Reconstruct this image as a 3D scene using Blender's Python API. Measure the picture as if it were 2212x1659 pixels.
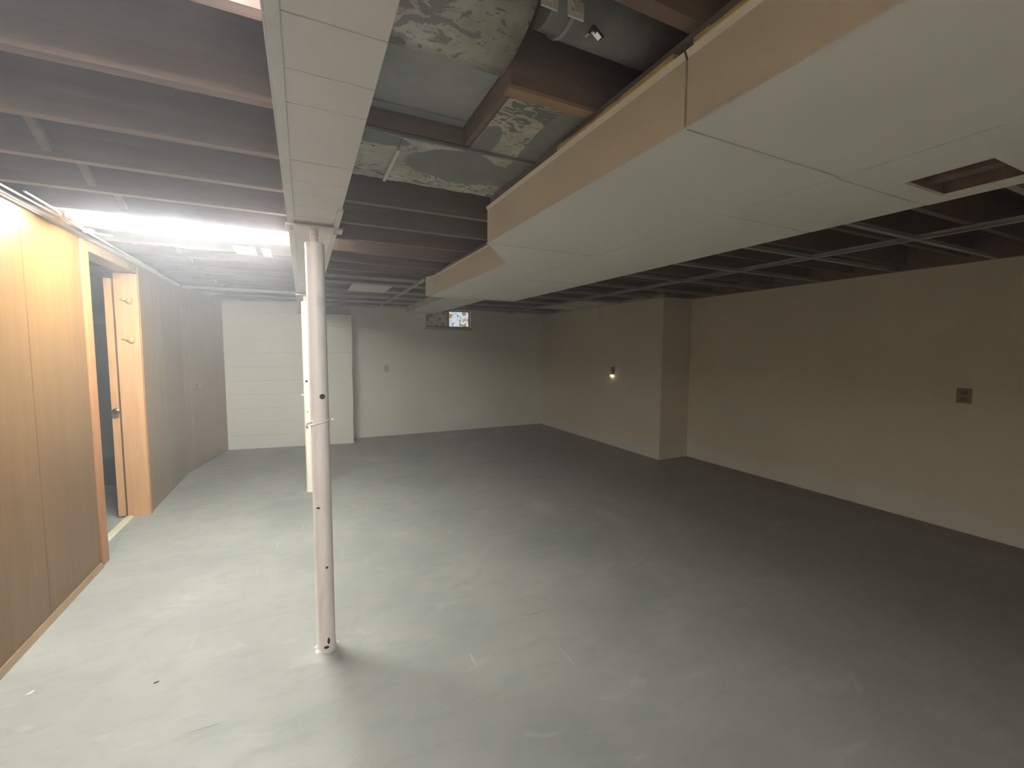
import bpy, bmesh, math, random
from mathutils import Vector, Matrix

random.seed(7)
S = bpy.context.scene
for o in list(bpy.data.objects):
    bpy.data.objects.remove(o)
COL = S.collection

# ------------------------------------------------------------------ camera
cam_d = bpy.data.cameras.new('camera')
cam = bpy.data.objects.new('camera', cam_d)
COL.objects.link(cam)
cam_d.sensor_fit = 'HORIZONTAL'
cam_d.sensor_width = 36.0
cam_d.lens = 933.31 / 2212 * 36.0
cam_d.clip_start = 0.02
r_ = Vector((0.90068467, -0.43445883, 0.00355836))
d_ = Vector((-0.02976122, -0.06986521, -0.99711239))
f_ = Vector((0.43345289, 0.89797794, -0.07585655))
M = Matrix(((r_.x, -d_.x, -f_.x, 0), (r_.y, -d_.y, -f_.y, 0), (r_.z, -d_.z, -f_.z, 1.45), (0, 0, 0, 1)))
cam.matrix_world = M
S.camera = cam

# ------------------------------------------------------------------ world and view
W = bpy.data.worlds.new('world')
S.world = W
W.use_nodes = True
W.node_tree.nodes['Background'].inputs[0].default_value = (0.55, 0.7, 1.0, 1)
W.node_tree.nodes['Background'].inputs[1].default_value = 0.3
S.view_settings.view_transform = 'Standard'
S.view_settings.look = 'None'
S.view_settings.gamma = 1.0
S.view_settings.use_curve_mapping = False
S.view_settings.exposure = 2.33
TUBE_POWER = 70.0
TUBE2_POWER = 11.0
FILL_TUBE_POWER = 30.0  # added fill light behind the camera
GLARE_HAZE = 0.035  # density of the added haze that lifts dark tones like lens glare
GLARE_HAZE_BAYS = 0.22
S.cycles.use_denoising = True
S.cycles.max_bounces = 6
S.cycles.diffuse_bounces = 5
S.cycles.glossy_bounces = 2
S.cycles.volume_bounces = 0
S.cycles.use_adaptive_sampling = True
S.cycles.adaptive_threshold = 0.08
S.cycles.adaptive_min_samples = 16
S.cycles.sample_clamp_indirect = 6.0
S.cycles.caustics_reflective = False
S.cycles.caustics_refractive = False

# ------------------------------------------------------------------ helpers
def tagp(o, label=None, cat=None, group=None, kind=None):
    if label: o['label'] = label
    if cat: o['category'] = cat
    if group: o['group'] = group
    if kind: o['kind'] = kind
    return o

def thing(name, label, cat, loc=(0, 0, 0), group=None):
    o = bpy.data.objects.new(name, None)
    o.empty_display_size = 0.1
    COL.objects.link(o)
    o.location = loc
    return tagp(o, label, cat, group)

def bx(bm, x0, x1, y0, y1, z0, z1, bev=0.0):
    vs = [bm.verts.new(p) for p in ((x0, y0, z0), (x1, y0, z0), (x1, y1, z0), (x0, y1, z0),
                                    (x0, y0, z1), (x1, y0, z1), (x1, y1, z1), (x0, y1, z1))]
    fs = [bm.faces.new([vs[i] for i in q]) for q in ((3, 2, 1, 0), (4, 5, 6, 7), (0, 1, 5, 4), (1, 2, 6, 5), (2, 3, 7, 6), (3, 0, 4, 7))]
    if bev > 0:
        es = list({e for f in fs for e in f.edges})
        bmesh.ops.bevel(bm, geom=es, offset=bev, segments=2, affect='EDGES', profile=0.7)

def prism(bm, poly, z0, z1):
    """vertical prism over an xy polygon (ccw)"""
    n = len(poly)
    a = [bm.verts.new((x, y, z0)) for x, y in poly]
    b = [bm.verts.new((x, y, z1)) for x, y in poly]
    bm.faces.new(a[::-1]); bm.faces.new(b)
    for i in range(n):
        j = (i + 1) % n
        bm.faces.new((a[i], a[j], b[j], b[i]))

def hexa(bm, p):
    """p: 8 points, bottom ring then top ring"""
    v = [bm.verts.new(q) for q in p]
    for q in ((3, 2, 1, 0), (4, 5, 6, 7), (0, 1, 5, 4), (1, 2, 6, 5), (2, 3, 7, 6), (3, 0, 4, 7)):
        bm.faces.new([v[i] for i in q])

def tube(bm, pts, r, n=8, caps=True):
    pts = [Vector(p) for p in pts]
    rr = r if isinstance(r, (list, tuple)) else [r] * len(pts)
    rings = []
    up = None
    for i, p in enumerate(pts):
        t = (pts[min(i + 1, len(pts) - 1)] - pts[max(i - 1, 0)]).normalized()
        if up is None:
            up = Vector((0, 0, 1)) if abs(t.z) < 0.9 else Vector((1, 0, 0))
        u = (up - t * up.dot(t)).normalized(); v = t.cross(u); up = u
        rings.append([bm.verts.new(p + (u * math.cos(2 * math.pi * k / n) + v * math.sin(2 * math.pi * k / n)) * rr[i]) for k in range(n)])
    for a, b in zip(rings, rings[1:]):
        for k in range(n):
            bm.faces.new((a[k], a[(k + 1) % n], b[(k + 1) % n], b[k]))
    if caps:
        bm.faces.new(rings[0][::-1]); bm.faces.new(rings[-1])

def lathe(bm, prof, c=(0, 0), n=32):
    rings = [[bm.verts.new((c[0] + r * math.cos(2 * math.pi * k / n), c[1] + r * math.sin(2 * math.pi * k / n), z)) for k in range(n)] for r, z in prof]
    for a, b in zip(rings, rings[1:]):
        for k in range(n):
            bm.faces.new((a[k], a[(k + 1) % n], b[(k + 1) % n], b[k]))
    bm.faces.new(rings[0][::-1]); bm.faces.new(rings[-1])

def obj(name, bm, mat, parent=None, smooth=False, label=None, kind=None):
    bmesh.ops.recalc_face_normals(bm, faces=bm.faces)
    me = bpy.data.meshes.new(name)
    bm.to_mesh(me); bm.free()
    if mat: me.materials.append(mat)
    if smooth:
        for p in me.polygons: p.use_smooth = True
        try:
            me.set_sharp_from_angle(angle=math.radians(40))
        except Exception:
            pass
    o = bpy.data.objects.new(name, me)
    COL.objects.link(o)
    if parent:
        o.parent = parent
        o.matrix_parent_inverse = Matrix.Translation(parent.location).inverted() if parent.type == 'EMPTY' else Matrix()
    if label: o['label'] = label
    if kind: o['kind'] = kind
    return o

def box(name, dims, mat, parent=None, bev=0.0, label=None, kind=None):
    bm = bmesh.new(); bx(bm, *dims, bev=bev)
    return obj(name, bm, mat, parent, label=label, kind=kind)

# ------------------------------------------------------------------ materials
class NT:
    def __init__(self, name):
        self.m = bpy.data.materials.new(name)
        self.m.use_nodes = True
        self.t = self.m.node_tree
        self.b = self.t.nodes['Principled BSDF']
        self.tc = self.t.nodes.new('ShaderNodeTexCoord')
    def n(self, typ, **kw):
        x = self.t.nodes.new(typ)
        for k, v in kw.items(): setattr(x, k, v)
        return x
    def l(self, a, b): self.t.links.new(a, b)
    def mapping(self, scale=(1, 1, 1), rot=(0, 0, 0), loc=(0, 0, 0)):
        mp = self.n('ShaderNodeMapping')
        mp.inputs['Scale'].default_value = scale
        mp.inputs['Rotation'].default_value = rot
        mp.inputs['Location'].default_value = loc
        self.l(self.tc.outputs['Object'], mp.inputs[0])
        return mp.outputs[0]
    def noise(self, vec, scale=5, detail=4, rough=0.55, dist=0.0):
        x = self.n('ShaderNodeTexNoise')
        x.inputs['Scale'].default_value = scale
        x.inputs['Detail'].default_value = detail
        x.inputs['Roughness'].default_value = rough
        x.inputs['Distortion'].default_value = dist
        self.l(vec, x.inputs['Vector'])
        return x.outputs['Fac']
    def ramp(self, fac, stops):
        x = self.n('ShaderNodeValToRGB')
        e = x.color_ramp.elements
        while len(e) < len(stops): e.new(0.5)
        for i, (p, c) in enumerate(stops):
            e[i].position = p
            e[i].color = tuple(c) + (1,) if len(c) == 3 else c
        self.l(fac, x.inputs[0])
        return x.outputs[0]
    def gray(self, fac, p0, p1, v0=0.0, v1=1.0):
        x = self.n('ShaderNodeMapRange')
        x.inputs[1].default_value = p0; x.inputs[2].default_value = p1
        x.inputs[3].default_value = v0; x.inputs[4].default_value = v1
        x.interpolation_type = 'SMOOTHSTEP'
        self.l(fac, x.inputs[0])
        return x.outputs[0]
    def mix(self, fac, a, b, mode='MIX'):
        x = self.n('ShaderNodeMix', data_type='RGBA', blend_type=mode)
        for s, v in ((0, fac), (6, a), (7, b)):
            if isinstance(v, (int, float)): x.inputs[s].default_value = v
            elif isinstance(v, tuple): x.inputs[s].default_value = v + (1,)
            else: self.l(v, x.inputs[s])
        return x.outputs[2]
    def math(self, op, a, b=0.0):
        x = self.n('ShaderNodeMath', operation=op)
        for s, v in ((0, a), (1, b)):
            if isinstance(v, (int, float)): x.inputs[s].default_value = v
            else: self.l(v, x.inputs[s])
        return x.outputs[0]
    def sep(self, vec):
        x = self.n('ShaderNodeSeparateXYZ'); self.l(vec, x.inputs[0]); return x.outputs
    def bump(self, h, strength=0.2, dist=0.01):
        x = self.n('ShaderNodeBump')
        x.inputs['Strength'].default_value = strength
        x.inputs['Distance'].default_value = dist
        self.l(h, x.inputs['Height'])
        self.l(x.outputs[0], self.b.inputs['Normal'])
    def col(self, c):
        if isinstance(c, tuple): self.b.inputs['Base Color'].default_value = c + (1,)
        else: self.l(c, self.b.inputs['Base Color'])
    def set(self, rough=0.6, metal=0.0, spec=0.5):
        if isinstance(rough, (int, float)): self.b.inputs['Roughness'].default_value = rough
        else: self.l(rough, self.b.inputs['Roughness'])
        self.b.inputs['Metallic'].default_value = metal
        self.b.inputs['Specular IOR Level'].default_value = spec
        return self.m

def mottled(name, c0, c1, scale=6, rough=0.7, metal=0.0, bump=0.1, spec=0.4, stretch=(1, 1, 1)):
    k = NT(name)
    v = k.mapping(stretch)
    f = k.noise(v, scale, 5)
    k.col(k.ramp(f, [(0.3, c0), (0.7, c1)]))
    k.bump(k.noise(v, scale * 8, 3), bump, 0.004)
    return k.set(rough, metal, spec)

def floor_mat():
    k = NT('painted concrete floor')
    v = k.mapping()
    a = k.noise(v, 1.3, 6, 0.6, 0.4)
    base = k.ramp(a, [(0.3, (0.285, 0.30, 0.285)), (0.5, (0.335, 0.345, 0.32)), (0.72, (0.385, 0.39, 0.36))])
    w = k.noise(k.mapping((1, 2.2, 1), (0, 0, 0.5)), 4.5, 7, 0.62, 1.2)
    base = k.mix(k.gray(w, 0.50, 0.66, 0, 0.42), base, (0.27, 0.29, 0.26))
    base = k.mix(k.gray(k.noise(k.mapping((1, 2, 1), (0, 0, -0.4)), 3.2, 6, 0.6, 0.8), 0.60, 0.72, 0, 0.4), base, (0.50, 0.50, 0.47))
    # thin scratches, long in one direction
    for rot, sc in ((0.9, 3.0), (-0.35, 2.3)):
        s = k.noise(k.mapping((14, 0.8, 1), (0, 0, rot)), sc, 2, 0.5)
        base = k.mix(k.gray(s, 0.735, 0.76, 0, 0.4), base, (0.66, 0.66, 0.6))
    s = k.noise(k.mapping((1.0, 16, 1), (0, 0, 0.3), (3, 1, 0)), 2.1, 2, 0.5)
    base = k.mix(k.gray(s, 0.74, 0.77, 0, 0.5), base, (0.14, 0.14, 0.12))
    # worn pale scuffs at fixed places
    xyz = k.sep(v)
    for cx, cy, rx, ry in ((0.83, 5.97, 0.32, 0.25), (1.97, 3.4, 0.16, 0.28), (0.02, 2.16, 0.12, 0.06), (0.03, 4.83, 0.14, 0.08), (2.4, 3.0, 0.1, 0.3)):
        dx = k.math('DIVIDE', k.math('SUBTRACT', xyz[0], cx), rx)
        dy = k.math('DIVIDE', k.math('SUBTRACT', xyz[1], cy), ry)
        d = k.math('SQRT', k.math('ADD', k.math('MULTIPLY', dx, dx), k.math('MULTIPLY', dy, dy)))
        d = k.math('ADD', d, k.math('MULTIPLY', k.noise(k.mapping((1, 3, 1)), 9, 4), 1.6))
        base = k.mix(k.gray(d, 0.9, 2.0, 0.3, 0), base, (0.6, 0.6, 0.53))
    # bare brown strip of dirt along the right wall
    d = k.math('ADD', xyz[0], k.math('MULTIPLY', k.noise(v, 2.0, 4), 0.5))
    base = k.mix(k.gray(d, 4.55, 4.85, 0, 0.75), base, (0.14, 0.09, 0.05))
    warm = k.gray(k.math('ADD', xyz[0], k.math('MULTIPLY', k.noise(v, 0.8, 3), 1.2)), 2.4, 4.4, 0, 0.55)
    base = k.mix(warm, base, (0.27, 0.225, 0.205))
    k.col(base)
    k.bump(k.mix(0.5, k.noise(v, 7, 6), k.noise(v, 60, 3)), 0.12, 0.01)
    return k.set(k.gray(w, 0.3, 0.7, 0.42, 0.6), 0, 0.4)

def wall_mat(name, c0, c1, courses=True):
    k = NT(name)
    v = k.mapping()
    a = k.noise(v, 1.1, 5, 0.6)
    base = k.ramp(a, [(0.3, c0), (0.7, c1)])
    xyz = k.sep(v)
    # pale efflorescence and fresh paint close to the floor
    h = k.math('SUBTRACT', xyz[2], k.math('MULTIPLY', k.noise(k.mapping((1, 1, 0.6)), 2.4, 5), 0.55))
    base = k.mix(k.gray(h, -0.19, -0.02, 0.75, 0), base, (0.82, 0.81, 0.76))
    s = k.noise(k.mapping((0.8, 0.8, 3)), 2.6, 5)
    base = k.mix(k.gray(s, 0.62, 0.72, 0, 0.2), base, (0.8, 0.79, 0.74))
    k.col(base)
    hgt = k.noise(v, 45, 4)
    if courses:
        br = k.n('ShaderNodeTexBrick')
        br.inputs['Scale'].default_value = 1
        br.inputs['Mortar Size'].default_value = 0.004
        br.inputs['Mortar Smooth'].default_value = 0.6
        br.inputs['Brick Width'].default_value = 0.406
        br.inputs['Row Height'].default_value = 0.203
        cmb = k.n('ShaderNodeCombineXYZ')
        k.l(k.math('ADD', xyz[0], xyz[1]), cmb.inputs[0]); k.l(xyz[2], cmb.inputs[1])
        k.l(cmb.outputs[0], br.inputs['Vector'])
        hgt = k.math('SUBTRACT', k.math('MULTIPLY', hgt, 0.35), k.math('MULTIPLY', br.outputs['Fac'], 0.28))
    k.bump(hgt, 0.25, 0.006)
    return k.set(0.65, 0, 0.35)

def wood_mat(name, c0, c1, axis='z', scale=3.0, rough=0.45, knots=False, grooves=False):
    k = NT(name)
    st = {'z': (9, 9, 0.5), 'x': (0.6, 9, 9), 'y': (9, 0.6, 9)}[axis]
    v = k.mapping(st)
    f = k.noise(v, scale, 6, 0.6, 0.8)
    g = k.noise(k.mapping(tuple(x * 5 for x in st)), scale, 3, 0.6)
    base = k.ramp(f, [(0.25, c0), (0.55, tuple((p + q) / 2 for p, q in zip(c0, c1))), (0.75, c1)])
    base = k.mix(k.gray(g, 0.35, 0.75, 0, 0.35), base, c0)
    if knots:
        vo = k.n('ShaderNodeTexVoronoi')
        vo.inputs['Scale'].default_value = 1.6
        k.l(k.mapping((1.3, 1, 1)), vo.inputs['Vector'])
        base = k.mix(k.gray(vo.outputs['Distance'], 0.03, 0.07, 0.8, 0), base, tuple(x * 0.25 for x in c0))
    hgt = f
    if grooves:
        xyz = k.sep(k.mapping())
        t = k.math('ADD', xyz[1], k.math('MULTIPLY', k.math('SINE', k.math('MULTIPLY', xyz[1], 11.0)), 0.035))
        fr = k.math('ABSOLUTE', k.math('SUBTRACT', k.math('FRACT', k.math('DIVIDE', t, 0.2)), 0.5))
        gr = k.gray(fr, 0.0, 0.022, 1, 0)
        base = k.mix(k.math('MULTIPLY', gr, 0.45), base, tuple(x * 0.35 for x in c0))
        hgt = k.math('SUBTRACT', k.math('MULTIPLY', f, 0.3), gr)
    k.col(base)
    k.bump(hgt, 0.12, 0.004)
    return k.set(rough, 0, 0.4)

def mud_mat(name='galvanised sheet smeared with plaster', blots=(), dark=(0.13, 0.13, 0.12)):
    """cream plaster over grey sheet, dark ragged flecks, and bare grey areas at fixed places (blots)"""
    k = NT(name)
    v = k.mapping()
    xyz = k.sep(v)
    cream = k.ramp(k.noise(v, 9, 5, 0.6), [(0.3, (0.34, 0.33, 0.29)), (0.5, (0.50, 0.47, 0.41)), (0.72, (0.66, 0.63, 0.56))])
    grey = k.ramp(k.noise(v, 6, 4), [(0.3, (0.20, 0.205, 0.195)), (0.7, (0.27, 0.27, 0.25))])
    area = None
    for cx, cy, rx, ry in blots:
        dx = k.math('DIVIDE', k.math('SUBTRACT', xyz[0], cx), rx)
        dy = k.math('DIVIDE', k.math('SUBTRACT', xyz[1], cy), ry)
        d = k.math('SQRT', k.math('ADD', k.math('MULTIPLY', dx, dx), k.math('MULTIPLY', dy, dy)))
        d = k.math('ADD', d, k.math('MULTIPLY', k.noise(v, 5, 3), 0.7))
        a = k.gray(d, 1.30, 1.38, 1, 0)
        area = a if area is None else k.math('MAXIMUM', area, a)
    fl = k.noise(k.mapping((1.0, 1.7, 1), (0, 0, 0.5)), 13, 4, 0.55, 1.6)
    big = k.noise(v, 3.5, 2, 0.4)
    m = k.math('ADD', k.math('MULTIPLY', big, 0.35), k.math('MULTIPLY', fl, 0.65))
    f = k.gray(m, 0.535, 0.555, 0, 0.85)
    fl2 = k.noise(k.mapping((1.0, 2.4, 1), (0, 0, 0.9), (1, 2, 0)), 30, 3, 0.5, 1.2)
    f = k.math('MAXIMUM', f, k.gray(fl2, 0.63, 0.66, 0, 0.7))
    c = k.mix(f, cream, dark)
    h = k.math('SUBTRACT', 1.0, f)
    if area is not None:
        c = k.mix(area, c, grey)
    k.col(c)
    k.bump(h, 0.5, 0.006)
    return k.set(0.6, 0.0, 0.4)

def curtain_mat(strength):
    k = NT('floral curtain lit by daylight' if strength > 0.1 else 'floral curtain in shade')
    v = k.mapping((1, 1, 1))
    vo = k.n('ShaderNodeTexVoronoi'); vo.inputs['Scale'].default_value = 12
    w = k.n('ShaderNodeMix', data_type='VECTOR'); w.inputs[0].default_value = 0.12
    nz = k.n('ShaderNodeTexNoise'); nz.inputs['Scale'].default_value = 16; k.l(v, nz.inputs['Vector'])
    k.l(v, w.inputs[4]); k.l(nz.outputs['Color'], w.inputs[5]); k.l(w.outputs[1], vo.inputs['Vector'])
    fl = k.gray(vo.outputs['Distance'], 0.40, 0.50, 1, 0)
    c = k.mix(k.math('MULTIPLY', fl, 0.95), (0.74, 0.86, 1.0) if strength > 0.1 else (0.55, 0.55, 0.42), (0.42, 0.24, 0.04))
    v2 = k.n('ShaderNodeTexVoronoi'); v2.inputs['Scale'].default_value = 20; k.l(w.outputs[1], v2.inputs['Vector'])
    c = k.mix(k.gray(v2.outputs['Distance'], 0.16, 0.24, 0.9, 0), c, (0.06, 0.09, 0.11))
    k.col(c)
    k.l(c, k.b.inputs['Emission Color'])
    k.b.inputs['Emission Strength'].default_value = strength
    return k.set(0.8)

def flat(name, c, rough=0.5, metal=0.0, spec=0.5):
    k = NT(name); k.col(c); return k.set(rough, metal, spec)

def emit(name, c, s):
    k = NT(name); k.col(c)
    k.b.inputs['Emission Color'].default_value = c + (1,)
    k.b.inputs['Emission Strength'].default_value = s
    return k.set(0.4)

M_FLOOR = floor_mat()
M_WALL = wall_mat('painted block wall', (0.76, 0.68, 0.54), (0.83, 0.75, 0.61))
M_WALLB = wall_mat('painted back wall', (0.82, 0.79, 0.69), (0.88, 0.85, 0.76))
M_PIL = wall_mat('painted pilaster block', (0.82, 0.81, 0.71), (0.88, 0.87, 0.77), courses=False)
M_PANEL = wood_mat('wood panelling', (0.155, 0.08, 0.027), (0.225, 0.125, 0.046), 'z', 2.4, 0.38, grooves=True)
M_PANEL2 = wood_mat('dull wood panelling', (0.30, 0.20, 0.12), (0.40, 0.28, 0.18), 'z', 2.4, 0.4, grooves=True)
M_CASING = wood_mat('orange door casing', (0.36, 0.15, 0.055), (0.50, 0.24, 0.10), 'z', 3.0, 0.4)
M_JAMB = wood_mat('bare knotty jamb', (0.50, 0.26, 0.11), (0.68, 0.40, 0.20), 'z', 2.6, 0.5, knots=True)
M_JOIST = wood_mat('old joist wood', (0.19, 0.125, 0.10), (0.30, 0.21, 0.17), 'x', 2.2, 0.7)
M_JOISTL = wood_mat('yellow brown joist wood', (0.17, 0.09, 0.03), (0.25, 0.14, 0.055), 'x', 2.2, 0.6, knots=True)  # left half of one joist, a darker and yellower brown than the rest
M_SUB = wood_mat('subfloor boards', (0.16, 0.09, 0.06), (0.24, 0.14, 0.095), 'y', 2.0, 0.8)
M_STEEL = mottled('painted beam soffit', (0.80, 0.74, 0.74), (0.86, 0.80, 0.80), 3, 0.6)
M_STRIP = mottled('white painted metal strip', (0.68, 0.65, 0.64), (0.76, 0.73, 0.72), 6, 0.4)
M_POST = NT('chipped cream paint')
_k = M_POST
_f = _k.noise(_k.mapping((1, 1, 0.5)), 7, 5)
_c = _k.ramp(_f, [(0.3, (0.76, 0.68, 0.64)), (0.7, (0.86, 0.79, 0.75))])
_s = _k.noise(_k.mapping((1, 1, 0.7), (0, 0, 0), (2, 5, 1)), 16, 3, 0.5)
_c = _k.mix(_k.gray(_s, 0.735, 0.75, 0, 0.9), _c, (0.06, 0.04, 0.035))
_c = _k.mix(_k.gray(_k.noise(_k.mapping((1, 1, 0.4)), 11, 6), 0.58, 0.72, 0, 0.3), _c, (0.42, 0.33, 0.28))
_k.col(_c); _k.bump(_f, 0.1, 0.003)
M_POST = _k.set(0.42)
M_POST2 = mottled('cream post paint', (0.76, 0.74, 0.60), (0.84, 0.82, 0.68), 5, 0.45)
M_HOLE = flat('dark hole', (0.012, 0.01, 0.012), 0.9)
M_SOFSIDE = mottled('beige vinyl soffit side', (0.84, 0.77, 0.67), (0.88, 0.82, 0.72), 2.5, 0.42)
M_SOFBOT = mottled('off white soffit board', (0.84, 0.82, 0.78), (0.88, 0.86, 0.82), 1.5, 0.5)
M_INSUL = mottled('yellow insulation edge', (0.55, 0.42, 0.16), (0.68, 0.56, 0.28), 20, 0.9)
M_GALV = mottled('grey galvanised sheet', (0.38, 0.385, 0.38), (0.46, 0.465, 0.46), 9, 0.55, 0.1, 0.15)
M_DUCTD = mottled('dull duct metal', (0.20, 0.20, 0.19), (0.32, 0.31, 0.29), 12, 0.55, 0.15, 0.15)
M_MUD = mud_mat(blots=((0.60, 1.74, 0.22, 0.15), (0.84, 1.40, 0.09, 0.5), (0.25, 1.62, 0.12, 0.05), (0.60, 1.50, 0.05, 0.14)))
M_MUDE = mud_mat('dusty plaster on elbow', dark=(0.25, 0.25, 0.24))
M_GRID = mottled('grey ceiling grid metal', (0.42, 0.40, 0.38), (0.50, 0.48, 0.45), 5, 0.5)
M_GRIDW = mottled('white ceiling grid metal', (0.55, 0.55, 0.52), (0.62, 0.62, 0.59), 5, 0.45)
M_TILE = mottled('white ceiling tile', (0.70, 0.70, 0.66), (0.78, 0.78, 0.74), 30, 0.8)
M_CABLE = flat('white cable sheath', (0.78, 0.76, 0.68), 0.4)
M_PLATE = flat('ivory plate', (0.60, 0.53, 0.40), 0.4)
M_PLATEB = flat('brown plate', (0.16, 0.10, 0.06), 0.5)
M_CHROME = flat('satin metal', (0.7, 0.68, 0.62), 0.25, 1.0)
M_BRASS = flat('dark brass', (0.35, 0.25, 0.13), 0.3, 1.0)
M_WINF = flat('window frame paint', (0.17, 0.15, 0.10), 0.5)
M_SILL = flat('window sill paint', (0.42, 0.42, 0.36), 0.6)
M_FIXT = flat('white enamel', (0.8, 0.8, 0.8), 0.4)
M_TUBE = emit('fluorescent tube', (0.98, 1.0, 0.94), TUBE_POWER)
M_FILLTUBE = emit('added fill tube behind', (0.98, 1.0, 0.94), FILL_TUBE_POWER)
M_TUBE2 = emit('fluorescent tube near', (0.95, 0.97, 0.97), TUBE2_POWER)
M_NIGHT = emit('night light bulb', (1.0, 0.85, 0.5), 1.5)
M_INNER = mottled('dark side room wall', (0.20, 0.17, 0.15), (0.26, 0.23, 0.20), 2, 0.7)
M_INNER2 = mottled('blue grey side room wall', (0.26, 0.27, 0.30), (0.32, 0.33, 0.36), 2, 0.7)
M_THR = mottled('cream threshold', (0.62, 0.59, 0.42), (0.72, 0.69, 0.52), 8, 0.5)

# ------------------------------------------------------------------ room shell
XL, XR, XJ = -1.26, 4.77, 4.26
YB, YF = 7.5, -2.0
ZJ, ZC = 2.2, 2.435

bm = bmesh.new(); bx(bm, -3.4, XR + 0.2, YF - 0.2, YB + 0.3, -0.12, 0.0)
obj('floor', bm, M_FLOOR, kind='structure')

# right wall and the chimney-like bump out
box('wall_right', (XR, XR + 0.2, YF - 0.2, YB + 0.2, 0, 2.6), M_WALL, kind='structure')
bm = bmesh.new(); bx(bm, XJ, XR, 4.28, YB, 0, 2.19)
obj('wall_right_bay', bm, M_WALL, kind='structure')

# back wall with the window opening
WX0, WX1, WZ0, WZ1 = 1.951, 2.775, 1.868, 2.175
bm = bmesh.new()
bx(bm, -1.6, WX0, YB, YB + 0.25, 0, 2.6)
bx(bm, WX1, XR + 0.2, YB, YB + 0.25, 0, 2.6)
bx(bm, WX0, WX1, YB, YB + 0.25, 0, WZ0)
bx(bm, WX0, WX1, YB, YB + 0.25, WZ1, 2.6)
obj('wall_back', bm, M_WALLB, kind='structure')
box('wall_front', (-3.4, XR + 0.2, YF - 0.2, YF, 0, 2.6), M_WALL, kind='structure')

# thick block pier across the left of the back wall, one piece per course
pier = thing('block_pier', 'pale painted block pier under the beam end, left part of the back wall', 'pier', (-0.2, 7.3, 0))
def yline(x): return 7.376 + (x + 1.017) * (7.116 - 7.376) / (0.682 + 1.017)
hz = [0.0, 0.2, 0.402, 0.604, 0.806, 1.008, 1.21, 1.412, 1.614, 1.816, 1.995]
for i in range(len(hz) - 1):
    dy = random.uniform(-0.001, 0.001)
    xa, xb = -1.03, 0.682 + random.uniform(-0.006, 0.006)
    seams = [xa, xb] 
    bm = bmesh.new()
    prism(bm, [(xa, yline(xa) + dy), (xb, yline(xb) + dy), (xb, YB - 0.001), (xa, YB - 0.001)], hz[i] + (0.0006 if i else 0), hz[i + 1] - 0.0006)
    bmesh.ops.bevel(bm, geom=[e for e in bm.edges if abs(e.verts[0].co.z - e.verts[1].co.z) < 1e-5 and e.verts[0].co.y < 7.45 and e.verts[1].co.y < 7.45], offset=0.0014, segments=1, affect='EDGES')
    obj('block_course', bm, M_PIL, pier)
bm = bmesh.new()
prism(bm, [(-1.03, yline(-1.03)), (-0.05, yline(-0.05)), (-0.05, YB - 0.001), (-1.03, YB - 0.001)], 1.9962, 2.162)
obj('block_course', bm, M_PIL, pier)

# left wall: near panelled run, far panelled run, angled run with a flush door
XT = XL - 0.13
bm = bmesh.new(); bx(bm, XT, XL - 0.008, YF, 3.81, 0, 2.165)
wl = obj('wall_left', bm, M_INNER, kind='structure')
ys = [YF, -0.58, 0.64, 1.86, 3.071, 3.72]
for a, b in zip(ys, ys[1:]):
    box('wall_panel', (XL - 0.008, XL + random.uniform(-0.0005, 0.001), a + 0.0011, b - 0.0011, 0.0, 2.165), M_PANEL, wl, bev=0.0012)
box('edge_casing', (XL - 0.008, XL + 0.012, 3.722, 3.81, 0, 2.155), M_CASING, wl, bev=0.004)
box('jamb_face', (XT, XL - 0.008, 3.81, 3.825, 0, 2.1), M_CASING, wl)
bm = bmesh.new(); bx(bm, XT - 0.015, XL - 0.008, 4.755, 6.18, 0, 2.19)
wl2 = obj('wall_left_far', bm, M_INNER, kind='structure')
for a, b in ((4.79, 5.4), (5.4, 6.18)):
    box('wall_panel', (XL - 0.008, XL, a + 0.001, b - 0.001, 0.0, 2.19), M_PANEL2, wl2, bev=0.001)
bm = bmesh.new(); bx(bm, XT - 0.02, XL + 0.008, 4.735, 4.758, 0, 2.09, bev=0.004)
obj('jamb_board', bm, M_JAMB, wl2, label='pale knotty board on the wall end')
bm = bmesh.new(); bx(bm, XL - 0.002, XL + 0.012, 4.758, 4.79, 0, 2.09, bev=0.003)
obj('edge_casing', bm, M_CASING, wl2)
def blob(bm, c, s):
    r = bmesh.ops.create_icosphere(bm, subdivisions=2, radius=1.0)
    for v in r['verts']:
        n = 1 + 0.18 * math.sin(v.co.x * 5 + v.co.z * 7) 
        v.co = Vector((c[0] + v.co.x * s[0] * n, c[1] + v.co.y * s[1] * n, c[2] + v.co.z * s[2] * n))
for z in (1.86, 1.53):
    bm = bmesh.new(); blob(bm, (XL - 0.052, 4.729, z), (0.026, 0.018, 0.026)); blob(bm, (XL - 0.085, 4.731, z + 0.012), (0.03, 0.012, 0.012))
    obj('latch_stub', bm, M_JAMB, wl2, smooth=True)
# header over the doorway
box('trim_1', (XT, XL, 3.825, 4.755, 2.10, 2.165), M_PANEL2, kind='structure')

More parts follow.
